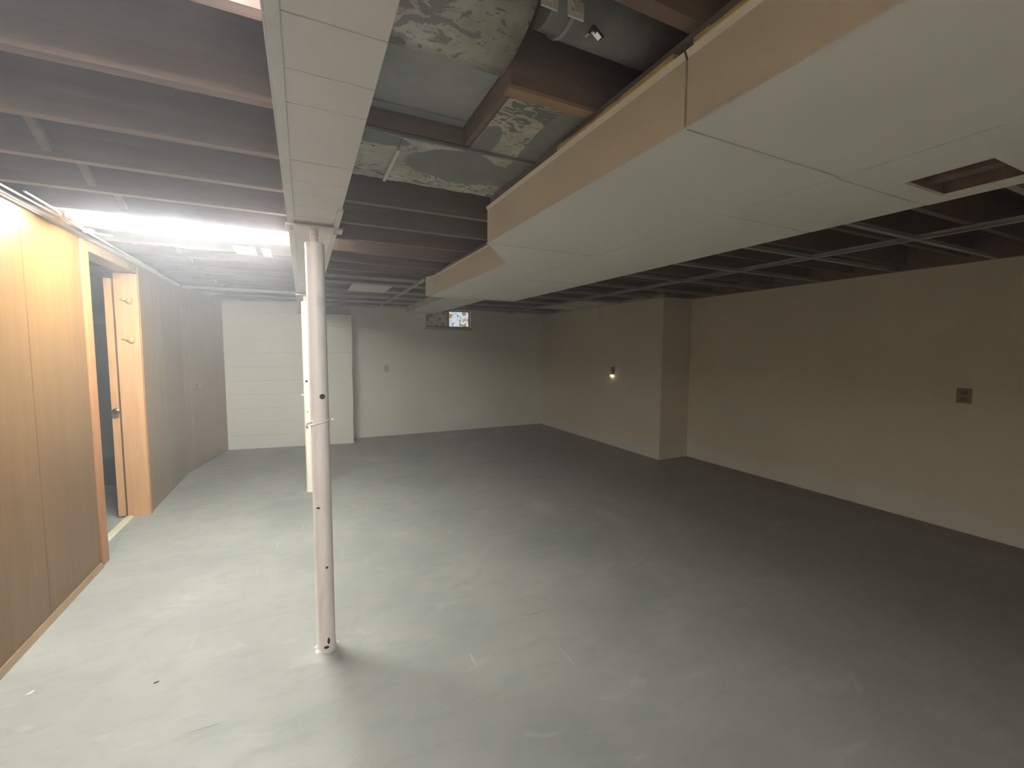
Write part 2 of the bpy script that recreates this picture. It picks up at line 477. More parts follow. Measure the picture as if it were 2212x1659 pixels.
# open door lying back along the far run, seen edge on
dr = tagp(thing('door_1', None, None, (-1.46, 4.9, 0)), kind='structure')
box('door_slab', (-1.475, -1.425, 4.742, 5.46, 0.012, 2.045), M_JAMB, dr, bev=0.003)
bm = bmesh.new(); tube(bm, [(-1.435, 4.742, 0.93), (-1.435, 4.722, 0.93), (-1.435, 4.712, 0.93)], [0.012, 0.012, 0.02], 12)
tube(bm, [(-1.435, 4.712, 0.93), (-1.435, 4.70, 0.93), (-1.435, 4.69, 0.93)], [0.022, 0.028, 0.016], 14)
obj('door_knob', bm, M_BRASS, dr, smooth=True, label='dark brass knob')
for z, h in ((1.80, 0.08), (1.45, 0.07), (1.34, 0.05)):
    box('latch_plate', (-1.472, -1.445, 4.738, 4.743, z, z + h), M_JAMB, dr, bev=0.002)

# angled far run of panelling with a flush door hinged at its far end
def ang(t, off=0.0):
    a = Vector((XL, 6.18, 0)); b = Vector((-1.02, 7.376, 0))
    d = (b - a).normalized(); n = Vector((d.y, -d.x, 0))
    return a + (b - a) * t + n * off
def angled(name, t0, t1, o0, o1, z0, z1, mat, parent, bev=0.001):
    bm = bmesh.new()
    p = [ang(t0, o1), ang(t1, o1), ang(t1, o0), ang(t0, o0)]
    prism(bm, [(q.x, q.y) for q in p][::-1], z0, z1)
    return obj(name, bm, mat, parent)
wl3 = angled('wall_left_angled', 0.0, 1.0, -0.10, -0.008, 0, 2.19, M_INNER, None); wl3['kind'] = 'structure'
angled('wall_panel', 0.0, 0.13, -0.008, 0.0, 0, 2.19, M_PANEL2, wl3)
angled('wall_panel', 0.132, 0.90, -0.008, 0.0, 2.06, 2.19, M_PANEL2, wl3)
angled('wall_panel', 0.902, 1.0, -0.008, 0.0, 0, 2.19, M_PANEL2, wl3)
d2 = tagp(thing('door_2', None, None, tuple(ang(0.5, 0.0))), kind='structure')
angled('door_leaf', 0.134, 0.898, -0.006, 0.003, 0.012, 2.056, M_PANEL2, d2)
p0 = ang(0.19, 0.003); nn = (ang(0.19, 1.0) - ang(0.19, 0.0))
bm = bmesh.new()
P = [p0 + nn * s + Vector((0, 0, 1.02)) for s in (0, 0.004, 0.006, 0.035, 0.045, 0.06, 0.068)]
tube(bm, P, [0.028, 0.028, 0.011, 0.011, 0.022, 0.026, 0.012], 14)
obj('door_knob', bm, M_CHROME, d2, smooth=True, label='satin metal knob')
for z in (1.84, 1.02, 0.26):
    q0 = ang(0.902, 0.004) + Vector((0, 0, z))
    bm = bmesh.new(); tube(bm, [q0 - Vector((0, 0, 0.045)), q0 + Vector((0, 0, 0.045))], 0.007, 8)
    e = (ang(0.902) - ang(0.88)).normalized() * 0.025
    obj('hinge', bm, M_CHROME, d2, label='bright metal hinge')

# side room behind the doorway
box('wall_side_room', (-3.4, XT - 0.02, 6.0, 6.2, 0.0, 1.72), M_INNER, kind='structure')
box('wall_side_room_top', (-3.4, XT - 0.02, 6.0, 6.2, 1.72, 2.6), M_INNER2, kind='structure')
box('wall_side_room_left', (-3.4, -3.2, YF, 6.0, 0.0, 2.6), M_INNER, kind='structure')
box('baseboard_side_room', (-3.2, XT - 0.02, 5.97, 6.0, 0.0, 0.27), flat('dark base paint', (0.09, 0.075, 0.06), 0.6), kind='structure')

# baseboard along the near left wall, threshold in the doorway
bm = bmesh.new()
hexa(bm, [(XL, YF, 0), (XL + 0.02, YF, 0), (XL + 0.02, 3.70, 0), (XL, 3.70, 0), (XL, YF, 0.03), (XL + 0.008, YF, 0.03), (XL + 0.008, 3.70, 0.03), (XL, 3.70, 0.03)])
obj('baseboard_left', bm, wood_mat('tan shoe moulding', (0.24, 0.16, 0.09), (0.34, 0.24, 0.15), 'y', 3, 0.5), kind='structure')
bm = bmesh.new()
hexa(bm, [(-1.43, 3.83, 0), (-1.37, 3.83, 0), (-1.37, 4.735, 0), (-1.43, 4.735, 0), (-1.42, 3.83, 0.012), (-1.38, 3.83, 0.012), (-1.38, 4.735, 0.012), (-1.42, 4.735, 0.012)])
obj('trim_2', bm, M_THR, kind='structure')

# ------------------------------------------------------------------ ceiling: subfloor boards, joists, bridging
bm = bmesh.new(); bx(bm, -3.4, XR + 0.2, YF - 0.2, YB + 0.3, ZC + 0.02, ZC + 0.1)
ceil = obj('ceiling', bm, M_SUB, kind='structure')
x = -3.3
while x < XR:
    bm = bmesh.new(); bx(bm, x + 0.002, x + 0.238, YF - 0.1, YB, ZC + random.uniform(0, 0.003), ZC + 0.02)
    obj('subfloor_board', bm, M_SUB, ceil)
    x += 0.24
JY = [0.775 + 0.4 * k for k in range(-6, 17)]
JT = 0.019
for k, y in enumerate(JY):
    spans = [(-3.3, 0.06), (0.06, XR)]
    if abs(y - 1.175) < 0.01: spans = [(-3.3, 0.19), (0.55, XR)]
    for s, (a, b) in enumerate(spans):
        o_ = JT * 0.0
        bm = bmesh.new(); bx(bm, a + 0.001, b, y - JT, y + JT, ZJ, ZC)
        obj('joist', bm, M_JOISTL if (abs(y - 3.575) < 0.01 and s == 0) else M_JOIST, ceil)
# dark wood sill and rim boards closing the joist ends on top of the block walls
box('rim_board', (XR - 0.03, XR - 0.002, YF, 4.27, 2.164, ZC), M_JOIST, ceil)
box('rim_board', (XJ - 0.03, XJ - 0.002, 4.25, YB - 0.04, 2.192, ZC), M_JOIST, ceil)
box('rim_board', (XJ, XR - 0.03, 4.24, 4.27, 2.164, ZC), M_JOIST, ceil)
box('rim_board', (-1.2, XJ - 0.03, YB - 0.03, YB - 0.002, 2.20, ZC), M_JOIST, ceil)
# header beside the duct boot
box('header', (0.552, 0.59, 1.195, 1.555, ZJ, ZC), M_JOIST, ceil)
# crossed wood bridging in every bay at the left and right
for xb in (-0.93, 2.45):
    for y0, y1 in zip(JY, JY[1:]):
        if y1 > 7.2: continue
        if xb < 0 and (abs(y0 - 0.775) < 0.01 or 3.1 < y0 < 3.7): continue
        for sgn, dx in ((1, 0), (-1, 0.045)):
            za, zb = (ZJ + 0.03, ZC - 0.02) if sgn > 0 else (ZC - 0.02, ZJ + 0.03)
            X0 = xb + dx
            bm = bmesh.new()
            hexa(bm, [(X0, y0 + JT, za - 0.012), (X0 + 0.03, y0 + JT, za - 0.012), (X0 + 0.03, y1 - JT, zb - 0.012), (X0, y1 - JT, zb - 0.012),
                      (X0, y0 + JT, za + 0.012), (X0 + 0.03, y0 + JT, za + 0.012), (X0 + 0.03, y1 - JT, zb + 0.012), (X0, y1 - JT, zb + 0.012)])
            obj('bridging_strut', bm, M_JOIST, ceil)

# ------------------------------------------------------------------ window
wn = tagp(thing('window_1', None, None, ((WX0 + WX1) / 2, YB + 0.05, WZ0)), kind='structure')
bm = bmesh.new()
fy0, fy1 = YB + 0.05, YB + 0.08
fw = 0.022
for q in ((WX0, WX0 + fw, WZ0, WZ1), (WX1 - fw, WX1, WZ0, WZ1), (WX0 + fw, WX1 - fw, WZ0, WZ0 + fw), (WX0 + fw, WX1 - fw, WZ1 - fw, WZ1)):
    bx(bm, q[0], q[1], fy0, fy1, q[2], q[3])
obj('window_frame', bm, M_WINF, wn)
xm = 2.37
box('mullion', (xm - 0.012, xm + 0.012, fy0 - 0.006, fy1, WZ0 + fw, WZ1 - fw), M_WINF, wn)
def pane(x0, x1, mat, lab):
    bm = bmesh.new()
    n = 24
    vv = []
    for i in range(n + 1):
        t = i / n; xx = x0 + (x1 - x0) * t; yy = fy0 + 0.016 + 0.003 * math.sin(t * 30)
        vv.append((bm.verts.new((xx, yy, WZ0 + fw)), bm.verts.new((xx, yy, WZ1 - fw))))
    for a, b in zip(vv, vv[1:]): bm.faces.new((a[0], b[0], b[1], a[1]))
    o = obj('curtain_pane', bm, mat, wn, label=lab, smooth=True)
    md = o.modifiers.new('thick', 'SOLIDIFY'); md.thickness = 0.003
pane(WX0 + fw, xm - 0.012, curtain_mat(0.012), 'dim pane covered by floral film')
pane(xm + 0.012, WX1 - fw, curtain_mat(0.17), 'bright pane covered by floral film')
bm = bmesh.new()
hexa(bm, [(WX0 - 0.03, YB - 0.012, WZ0 - 0.045), (WX1 + 0.04, YB - 0.012, WZ0 - 0.045), (WX1 + 0.04, YB + 0.06, WZ0 - 0.03), (WX0 - 0.03, YB + 0.06, WZ0 - 0.03),
          (WX0 - 0.01, YB - 0.008, WZ0 - 0.0), (WX1 + 0.01, YB - 0.008, WZ0 - 0.0), (WX1 + 0.01, YB + 0.06, WZ0 + 0.002), (WX0 - 0.01, YB + 0.06, WZ0 + 0.002)])
obj('window_sill', bm, M_SILL, wn)

# ------------------------------------------------------------------ steel beam clad in boards
BX0, BX1 = -0.04, 0.16
beam = thing('support_beam', 'long boxed ceiling beam clad in short cross boards, carried by both posts', 'beam', (0.06, 2.8, 2.02))
box('beam_core', (BX0 + 0.004, BX1 - 0.004, YF + 0.01, 7.24, 2.034, ZJ - 0.001), M_STEEL, beam)
cuts = [YF + 0.01]
while cuts[-1] < 0.6: cuts.append(cuts[-1] + random.uniform(0.12, 0.2))
cuts = [c for c in cuts if c < 0.74] + [0.867, 1.03, 1.165, 1.377, 1.499, 1.666, 1.792, 1.945]
while cuts[-1] < 7.05: cuts.append(cuts[-1] + random.uniform(0.13, 0.24))
cuts.append(7.24)
for a, b in zip(cuts, cuts[1:]):
    zz = random.uniform(0, 0.0022)
    box('cladding_board', (BX0 + 0.022, BX1, a + 0.0012, b - 0.0012, 2.02 + zz, 2.034), M_STEEL, beam, bev=0.0015)
box('edge_strip', (BX0 - 0.002, BX0 + 0.022, YF + 0.01, 7.2, 2.013, 2.034), M_STRIP, beam, bev=0.002, label='pale metal edge strip')
box('edge_strip', (BX0 - 0.006, BX0 - 0.002, YF + 0.01, 7.2, 2.013, 2.06), M_STRIP, beam)
box('edge_strip', (0.142, 0.164, 1.915, 4.9, 2.008, 2.02), M_STRIP, beam, bev=0.001, label='short pale metal strip')

# ------------------------------------------------------------------ posts
def post(px, py, r, mat, label, near):
    t = thing('jack_post', label, 'post', (px, py, 0))
    bm = bmesh.new()
    lathe(bm, [(r + 0.004, 0.0), (r + 0.004, 0.006), (r, 0.012), (r, 1.935), (r - 0.005, 1.94)], (px, py), 32)
    obj('post_tube', bm, mat, t, smooth=True)
    bm = bmesh.new()
    prof = [(0.017, 1.90)]
    z = 1.94
    while z < 1.992:
        prof += [(0.0185, z), (0.016, z + 0.003)]; z += 0.006
    prof += [(0.0185, 1.998)]
    lathe(bm, prof, (px, py), 20)
    obj('jack_screw', bm, mat, t, smooth=True)
    bm = bmesh.new(); bx(bm, -0.052, 0.182, py - 0.045, py + 0.035, 1.998, 2.0075, bev=0.002)
    pl = obj('top_plate', bm, M_STRIP, t)
    for (hx, hy) in ((0.15, -0.03), (0.15, 0.02), (-0.03, -0.03), (-0.03, 0.02)):
        bm = bmesh.new(); tube(bm, [(hx, py + hy, 1.998), (hx, py + hy, 1.992)], 0.007, 6)
        obj('bolt', bm, M_GRID, pl)
    return t
P1 = (0.062, 2.212)
t = post(P1[0], P1[1], 0.041, M_POST, 'near pinkish white steel jack post with chipped paint and a wire pin', True)
def surf_disc(name, ang_deg, z, rad, rz, mat, parent, ring=False):
    a = math.radians(ang_deg)
    n = Vector((math.cos(a), math.sin(a), 0)); s = Vector((-math.sin(a), math.cos(a), 0))
    c = Vector((P1[0], P1[1], z)) + n * 0.0412
    bm = bmesh.new()
    vs = []
    for k in range(16):
        q = 2 * math.pi * k / 16
        off = s * math.cos(q) * rad
        w = c + off + Vector((0, 0, math.sin(q) * rz))
        w -= n * (off.length ** 2) / (2 * 0.041)
        vs.append(bm.verts.new(w))
    top = [bm.verts.new(v.co + n * 0.0008) for v in vs]
    ctr = bm.verts.new(c + n * 0.0012)
    for k in range(16): bm.faces.new((ctr, top[k], top[(k + 1) % 16]))
    for k in range(16): bm.faces.new((vs[k], vs[(k + 1) % 16], top[(k + 1) % 16], top[k]))
    bm.faces.new(vs[::-1])
    return obj(name, bm, mat, parent)
surf_disc('bolt_hole', -72, 1.237, 0.0125, 0.0125, M_HOLE, t)
surf_disc('bolt_hole', -76, 0.418, 0.006, 0.006, M_HOLE, t)
surf_disc('paint_chip', -118, 0.712, 0.009, 0.005, M_HOLE, t)
surf_disc('paint_chip', -78, 0.052, 0.006, 0.016, M_HOLE, t)
surf_disc('paint_chip', -92, 0.022, 0.012, 0.007, M_HOLE, t)
# pin with its wire loop
bm = bmesh.new()
tube(bm, [(P1[0] + 0.045 * math.cos(math.radians(a)), P1[1] + 0.045 * math.sin(math.radians(a)), 1.115 + 0.012 * math.sin(math.radians(a * 1.0 + 90))) for a in range(-170, 15, 10)], 0.0028, 6)
obj('pin_wire', bm, M_STRIP, t, smooth=True)
bm = bmesh.new()
tube(bm, [(P1[0] - 0.035, P1[1] - 0.03, 1.12), (P1[0] - 0.055, P1[1] - 0.045, 1.116), (P1[0] - 0.06, P1[1] - 0.05, 1.105), (P1[0] - 0.052, P1[1] - 0.047, 1.095)], 0.0065, 8)
obj('pin', bm, M_POST, t, smooth=True)
bm = bmesh.new(); tube(bm, [(P1[0] + 0.03, P1[1] - 0.01, 1.12), (P1[0] + 0.06, P1[1] - 0.006, 1.122)], 0.006, 8)
obj('pin', bm, M_POST, t, smooth=True)
# grout skirt
bm = bmesh.new()
n = 20; ring = []
vb = [bm.verts.new((P1[0] + (0.054 + 0.009 * math.sin(k * 2.3)) * math.cos(2 * math.pi * k / n), P1[1] + (0.052 + 0.008 * math.sin(k * 1.7)) * math.sin(2 * math.pi * k / n), 0.0)) for k in range(n)]
vt = [bm.verts.new((P1[0] + 0.044 * math.cos(2 * math.pi * k / n), P1[1] + 0.044 * math.sin(2 * math.pi * k / n), 0.008)) for k in range(n)]
for k in range(n): bm.faces.new((vb[k], vb[(k + 1) % n], vt[(k + 1) % n], vt[k]))
bm.faces.new(vt); bm.faces.new(vb[::-1])
obj('grout_skirt', bm, M_STRIP, t)
P2 = (0.035, 4.85)
t2 = post(P2[0], P2[1], 0.041, M_POST2, 'far cream steel jack post half hidden behind the near post', False)
for z, r in ((1.14, 0.012), (0.83, 0.006)):
    c = Vector((P2[0] - 0.012, P2[1] - 0.0395, z))
    bm = bmesh.new(); tube(bm, [c, c + Vector((0, -0.003, 0))], r, 12)
    obj('bolt_hole', bm, M_HOLE, t2)
bm = bmesh.new(); tube(bm, [(P2[0] - 0.04, P2[1], 1.0), (P2[0] - 0.065, P2[1] - 0.01, 1.0)], 0.008, 8)
obj('pin', bm, M_POST2, t2)

# ------------------------------------------------------------------ boxed soffit
sof = thing('duct_soffit', 'long boxed duct soffit with beige sides and off white board underside', 'soffit', (1.5, 1.5, 1.98))
ZS, ZT = 1.98, 2.15
SX0, SXM, SX1 = 0.835, 1.488, 2.05
g = 0.003
# underside boards
def sb(x0, x1, y0, y1, dz=0.0):
    return box('soffit_board', (x0 + g, x1 - g, y0 + g, y1 - g, ZS + dz, ZS + 0.01 + dz), M_SOFBOT, sof, bev=0.001)
sb(SX0, SXM, -0.43, 0.79); sb(SX0, SXM, -1.99, -0.43); sb(SX0, SXM, 0.79, 2.015, 0.0012)
# tapered board
bm = bmesh.new()
prism(bm, [(SX0 + 0.012, 2.018), (SXM - g, 2.018), (SXM - g, 2.42), (1.118 + 0.02, 2.42)], ZS, ZS + 0.01)
obj('soffit_board', bm, M_SOFBOT, sof)
sb(1.14, SXM, 2.42, 4.05, 0.001)
sb(1.14, SXM, 4.053, 4.2)
sb(SXM, SX1, 1.2, 2.9, 0.001); sb(SXM, SX1, 2.9, 4.2); sb(SXM, SX1, 0.8, 1.2, 0.0008); sb(SXM, SX1, -1.99, -0.42)
# board with the square register hole
bm = bmesh.new()
hx0, hx1, hy0, hy1 = 1.715, 1.985, 0.53, 0.728
for q in ((SXM + g, hx0, -0.42 + g, 0.80 - g), (hx1, SX1 - g, -0.42 + g, 0.80 - g), (hx0, hx1, -0.42 + g, hy0), (hx0, hx1, hy1, 0.80 - g)):
    bx(bm, q[0], q[1], q[2], q[3], ZS, ZS + 0.01)
bmesh.ops.remove_doubles(bm, verts=bm.verts, dist=1e-5)
obj('soffit_board', bm, M_SOFBOT, sof, label='board with a rectangular hole')
bm = bmesh.new()
bx(bm, hx0 - 0.05, hx1 + 0.04, hy0 - 0.05, hy1 + 0.05, ZS + 0.075, ZS + 0.085)
bx(bm, hx0 - 0.05, hx0 - 0.004, hy0 - 0.05, hy1 + 0.05, ZS + 0.011, ZS + 0.075)
bx(bm, hx1 + 0.004, hx1 + 0.04, hy0 - 0.05, hy1 + 0.05, ZS + 0.011, ZS + 0.075)
bx(bm, hx0, hx1, hy1 + 0.004, hy1 + 0.03, ZS + 0.011, ZS + 0.075)
obj('hole_box', bm, M_JOIST, sof)
box('hole_slat', (hx0 + 0.15, hx0 + 0.2, hy0 - 0.04, hy1 + 0.004, ZS + 0.03, ZS + 0.045), M_JOIST, sof)
# side panels
def side(y0, y1, x=SX0, flare=0.008):
    bm = bmesh.new()
    hexa(bm, [(x, y0, ZS), (x + 0.008, y0, ZS), (x + 0.008, y1, ZS), (x, y1, ZS),
              (x - 0.0, y0, ZT - 0.012), (x + 0.008, y0, ZT - 0.012), (x + 0.008, y1, ZT - 0.012), (x - 0.0, y1, ZT - 0.012)])
    hexa(bm, [(x, y0, ZT - 0.012), (x + 0.004, y0, ZT - 0.012), (x + 0.004, y1, ZT - 0.012), (x, y1, ZT - 0.012),
              (x - flare, y0, ZT + 0.002), (x - flare + 0.004, y0, ZT + 0.004), (x - flare + 0.004, y1, ZT + 0.004), (x - flare, y1, ZT + 0.002)])
    bmesh.ops.remove_doubles(bm, verts=bm.verts, dist=1e-5)
    return obj('side_panel', bm, M_SOFSIDE, sof)
side(-1.99, 0.785); side(0.792, 2.015)
side(2.42, 4.03, x=1.125, flare=0.006)
box('corner_bead', (SX0 - 0.002, SX0 + 0.004, YF + 0.01, 2.02, ZS - 0.002, ZS + 0.004), M_SOFBOT, sof)
box('corner_bead', (1.122, 1.128, 2.42, 4.03, ZS - 0.002, ZS + 0.003), M_SOFBOT, sof)
# far end return of the tapered part
bm = bmesh.new()
prism(bm, [(1.125, 4.036), (1.133, 4.036), (1.10, 4.2), (1.09, 4.195)], ZS + 0.002, ZT + 0.01)
obj('side_panel', bm, M_SOFSIDE, sof)
# taper side, end face
bm = bmesh.new(); prism(bm, [(SX0, 2.015), (SX0 + 0.008, 2.015), (1.133, 2.42), (1.125, 2.42)], ZS + 0.001, ZT)
obj('side_panel', bm, M_SOFSIDE, sof)
box('end_panel', (SX0 + 0.002, 1.13, 2.006, 2.016, ZS + 0.011, ZT), M_SOFSIDE, sof)
box('side_panel', (SX1 - 0.008, SX1, -1.99, 4.2, ZS + 0.012, ZT), M_SOFSIDE, sof)
box('end_panel', (1.10, SX1 - 0.01, 4.2, 4.208, ZS, ZT), M_SOFBOT, sof)
# yellow insulation showing along the near top edge
bm = bmesh.new()
for (a, b) in ((0.15, 0.76), (0.82, 1.35)):
    n = 14
    for i in range(n):
        y0 = a + (b - a) * i / n; y1 = a + (b - a) * (i + 1) / n
        h = 0.005 + 0.006 * random.random()
        bx(bm, SX0 - 0.012, SX0 + 0.012, y0, y1, ZT + 0.002, ZT + 0.004 + h)
obj('insulation_edge', bm, M_INSUL, sof, kind='stuff')
# far small piece meeting the back wall
bm = bmesh.new()
bx(bm, 1.60, 2.10, 5.05, YB - 0.002, 2.10, 2.108)
obj('soffit_board', bm, M_SOFBOT, sof)
bm = bmesh.new()
bx(bm, 1.60, 1.608, 5.05, YB - 0.002, 2.108, 2.195)
obj('side_panel', bm, M_SOFSIDE, sof)
box('end_panel', (1.608, 2.10, 5.05, 5.058, 2.108, 2.195), M_SOFSIDE, sof)
# dark metal trunk duct inside, seen as a strip above the side
box('trunk_duct', (0.846, 1.65, -1.98, 2.0, 2.0, ZJ - 0.002), M_DUCTD, sof, label='dark grey metal duct inside the box')
box('trunk_duct', (1.16, 2.0, 2.001, 4.15, 2.0, ZJ - 0.002), M_DUCTD, sof)

# ------------------------------------------------------------------ ducts between beam and soffit
boot = thing('duct_boot', 'grey sheet metal duct elbow recessed between joists beside the beam', 'duct', (0.37, 1.3, 2.26))
zb = 2.262
bm = bmesh.new()
bx(bm, 0.20, 0.549, 1.222, 1.508, zb, zb + 0.01)
obj('bottom_sheet', bm, M_GALV, boot)
bm = bmesh.new()
bx(bm, 0.20, 0.549, 1.511, 1.552, zb - 0.003, zb + 0.01)
obj('drive_cleat', bm, M_GALV, boot)
bm = bmesh.new()
prof = []
for i in range(13):
    a = math.radians(90 * i / 12)
    prof.append((1.218 - 0.30 * math.sin(a) * 1.0, zb - 0.003 + 0.17 * (1 - math.cos(a))))
for x0, x1 in ((0.20, 0.549),):
    va = [bm.verts.new((x0, y, z)) for y, z in prof]; vb2 = [bm.verts.new((x1 - 0.04 * (i / 12) ** 2 * 0 , y, z)) for i, (y, z) in enumerate(prof)]
    for i in range(12): bm.faces.new((va[i], vb2[i], vb2[i + 1], va[i + 1]))
e_ = obj('elbow_sheet', bm, M_MUDE, boot, smooth=True, label='curved sheet mottled with plaster')
md = e_.modifiers.new('t', 'SOLIDIFY'); md.thickness = 0.006; md.offset = -1
pan = thing('duct_pan', 'galvanised sheet pan smeared with plaster, nailed under the joists beside the beam', 'duct', (0.5, 1.77, 2.19))
def pansheet(x0, x1, y0, y1, z):
    bm = bmesh.new()
    n, m = 16, 10
    vv = [[bm.verts.new((x0 + (x1 - x0) * i / n, y0 + (y1 - y0) * j / m, z + (0.0015 * math.sin(i * 1.3 + j)))) for j in range(m + 1)] for i in range(n + 1)]
    for i in range(n):
        for j in range(m): bm.faces.new((vv[i][j], vv[i + 1][j], vv[i + 1][j + 1], vv[i][j + 1]))
    o = obj('sheet', bm, M_MUD, pan)
    md = o.modifiers.new('t', 'SOLIDIFY'); md.thickness = 0.003; md.offset = 1
pansheet(0.166, 0.335, 1.56, 1.985, 2.193)
pansheet(0.338, 0.844, 1.56, 1.985, 2.192)
pansheet(0.572, 0.844, 1.192, 1.556, 2.194)
bm = bmesh.new(); bx(bm, 0.331, 0.343, 1.66, 1.98, 2.180, 2.192)
obj('seam_strip', bm, M_STRIP, pan)
bm = bmesh.new(); bx(bm, 0.166, 0.844, 1.551, 1.563, 2.184, 2.193); obj('seam_strip', bm, M_DUCTD, pan)
box('joist_edge_strip', (0.545, 0.844, 1.15, 1.19, 2.188, 2.1995), wood_mat('lit joist edge wood', (0.36, 0.22, 0.13), (0.46, 0.30, 0.19), 'x', 3, 0.6), pan, label='lit tan bottom edge of the joist')  # joist bottom edge as its own strip, lit tone painted as paler wood

pipe = thing('round_duct', 'dark round metal duct running above the soffit near the top of the view', 'duct', (0.8, 0.99, 2.37))
bm = bmesh.new()
tube(bm, [(0.56, 0.985, 2.345), (0.62, 0.985, 2.345)], 0.088, 28); obj('pipe_section', bm, M_DUCTD, pipe, smooth=True)
bm = bmesh.new()
tube(bm, [(0.615, 0.985, 2.345), (0.63, 0.985, 2.345), (1.3, 0.985, 2.345)], [0.092, 0.092, 0.092], 28); obj('pipe_section', bm, M_DUCTD, pipe, smooth=True)
bm = bmesh.new(); tube(bm, [(0.612, 0.985, 2.345), (0.622, 0.985, 2.345)], 0.095, 28); obj('pipe_band', bm, M_GALV, pipe, smooth=True)
def clip(xc, yc, zc):
    """slotted strap end: square plate with a rounded slot and a tongue up"""
    t = thing('hanger_clip', None, None, (xc, yc, zc))
    bm = bmesh.new()
    w, h, th = 0.021, 0.021, 0.003
    bx(bm, xc - w, xc + w, yc - 0.002, yc + th, zc - h, zc - h * 0.35)
    bx(bm, xc - w, xc - w * 0.55, yc - 0.002, yc + th, zc - h * 0.35, zc + h * 0.8)
    bx(bm, xc + w * 0.55, xc + w, yc - 0.002, yc + th, zc - h * 0.35, zc + h * 0.8)
    bmesh.ops.remove_doubles(bm, verts=bm.verts, dist=1e-5)
    obj('plate', bm, M_STRIP, t)
    bm = bmesh.new()
    bx(bm, xc - 0.005, xc + 0.007, yc - 0.004, yc + 0.0, zc - h * 0.5, zc + 0.075, bev=0.001)
    tube(bm, [(xc - 0.006, yc - 0.004, zc - 0.003), (xc - 0.013, yc - 0.005, zc + 0.006), (xc - 0.016, yc - 0.004, zc + 0.018)], 0.003, 6)
    obj('tongue', bm, M_STRIP, t)
    return t
c1 = clip(0.516, 0.884, 2.232); tagp(c1, 'left slotted metal hanger clip on the round duct', 'clip', 'hanger clips on the round duct')
c2 = clip(0.586, 0.884, 2.232); tagp(c2, 'right slotted metal hanger clip on the round duct', 'clip', 'hanger clips on the round duct')
t3 = thing('angle_bracket', 'small bent metal bracket at the lower edge of the round duct', 'bracket', (0.66, 0.925, 2.24))
bm = bmesh.new()
hexa(bm, [(0.640, 0.915, 2.215), (0.648, 0.915, 2.215), (0.648, 0.93, 2.215), (0.640, 0.93, 2.215), (0.655, 0.915, 2.24), (0.663, 0.915, 2.24), (0.663, 0.93, 2.24), (0.655, 0.93, 2.24)])
hexa(bm, [(0.655, 0.915, 2.236), (0.663, 0.915, 2.24), (0.663, 0.93, 2.24), (0.655, 0.93, 2.236), (0.682, 0.915, 2.218), (0.690, 0.915, 2.222), (0.690, 0.93, 2.222), (0.682, 0.93, 2.218)])
obj('plate', bm, M_CHROME, t3)
bm = bmesh.new(); tube(bm, [(0.660, 0.912, 2.225), (0.660, 0.918, 2.225)], 0.006, 8); obj('screw', bm, M_CHROME, t3)

# ------------------------------------------------------------------ fluorescent fixtures in the joist bays, the one behind the camera added as fill
def fixture(yc, x0, x1, label, mt):
    t = thing('fluorescent_fixture', label, 'ceiling light', ((x0 + x1) / 2, yc, 2.2), 'strip lights in the joist bays')
    box('housing', (x0 - 0.02, x1 + 0.02, yc - 0.06, yc + 0.06, 2.216, 2.26), M_FIXT, t, bev=0.004)
    for xx in (x0 + 0.2, x1 - 0.2):
        box('hanger', (xx - 0.01, xx + 0.01, yc - 0.012, yc + 0.012, 2.26, 2.434), M_STRIP, t)
    for dy in (-0.04, 0.04):
        bm = bmesh.new(); tube(bm, [(x0 + 0.02, yc + dy, 2.205), (x1 - 0.02, yc + dy, 2.205)], 0.017, 10)
        obj('lamp_tube', bm, mt, t)
    for xx in (x0, x1):
        box('socket', (xx - 0.008, xx + 0.02, yc - 0.06, yc + 0.06, 2.172, 2.216), M_FIXT, t)
    return t
fixture(0.975, -1.19, -0.04, 'strip light hidden in the joist bay above the top left of the view', M_TUBE2)
fixture(-1.38, -1.19, -0.04, 'added fill light behind the viewpoint, shaped as a strip light, out of view', M_FILLTUBE)  # added unseen to brighten the foreground and the right side
fixture(3.30, -1.14, -0.04, 'strip light hidden in the bay lighting the joist left of the near post', M_TUBE)

# ------------------------------------------------------------------ ceiling grids
def runner(t, x, y0, y1, mat, z=2.16, w=0.012, name='main_runner'):
    bm = bmesh.new(); bx(bm, x - w, x + w, y0, y1, z, z + 0.0015); bx(bm, x - 0.001, x + 0.001, y0, y1, z + 0.0015, z + 0.032)
    obj(name, bm, mat, t)
def tee(t, y, x0, x1, mat, z=2.16, w=0.012, name='cross_tee'):
    bm = bmesh.new(); bx(bm, x0, x1, y - w, y + w, z, z + 0.0015); bx(bm, x0, x1, y - 0.001, y + 0.001, z + 0.0015, z + 0.03)
    obj(name, bm, mat, t)
gr = thing('ceiling_grid', 'empty dark metal ceiling grid between the soffit and the right wall', 'ceiling grid', (3.4, 3, 2.16))
runner(gr, 3.52, YF, YB - 0.01, M_GRID, w=0.02)
runner(gr, 2.3, YF, YB - 0.01, M_GRID)
y = 1.41 - 0.617 * 5
while y < 7.45:
    xr = XR - 0.005 if y < 4.27 else XJ - 0.005
    tee(gr, y, 2.06, 2.288, M_GRID); tee(gr, y, 2.312, 3.50, M_GRID, w=0.016); tee(gr, y, 3.54, xr, M_GRID, w=0.016)
    y += 0.617
box('wall_angle', (XR - 0.022, XR - 0.001, YF, 4.275, 2.158, 2.161), M_GRID, gr)
box('wall_angle', (XJ - 0.022, XJ - 0.001, 4.28, YB - 0.01, 2.158, 2.161), M_GRID, gr)
box('wall_angle', (XJ, XR - 0.022, 4.256, 4.278, 2.158, 2.161), M_GRID, gr)
box('wall_angle', (2.12, XJ - 0.022, YB - 0.024, YB - 0.001, 2.175, 2.178), M_GRIDW, gr)
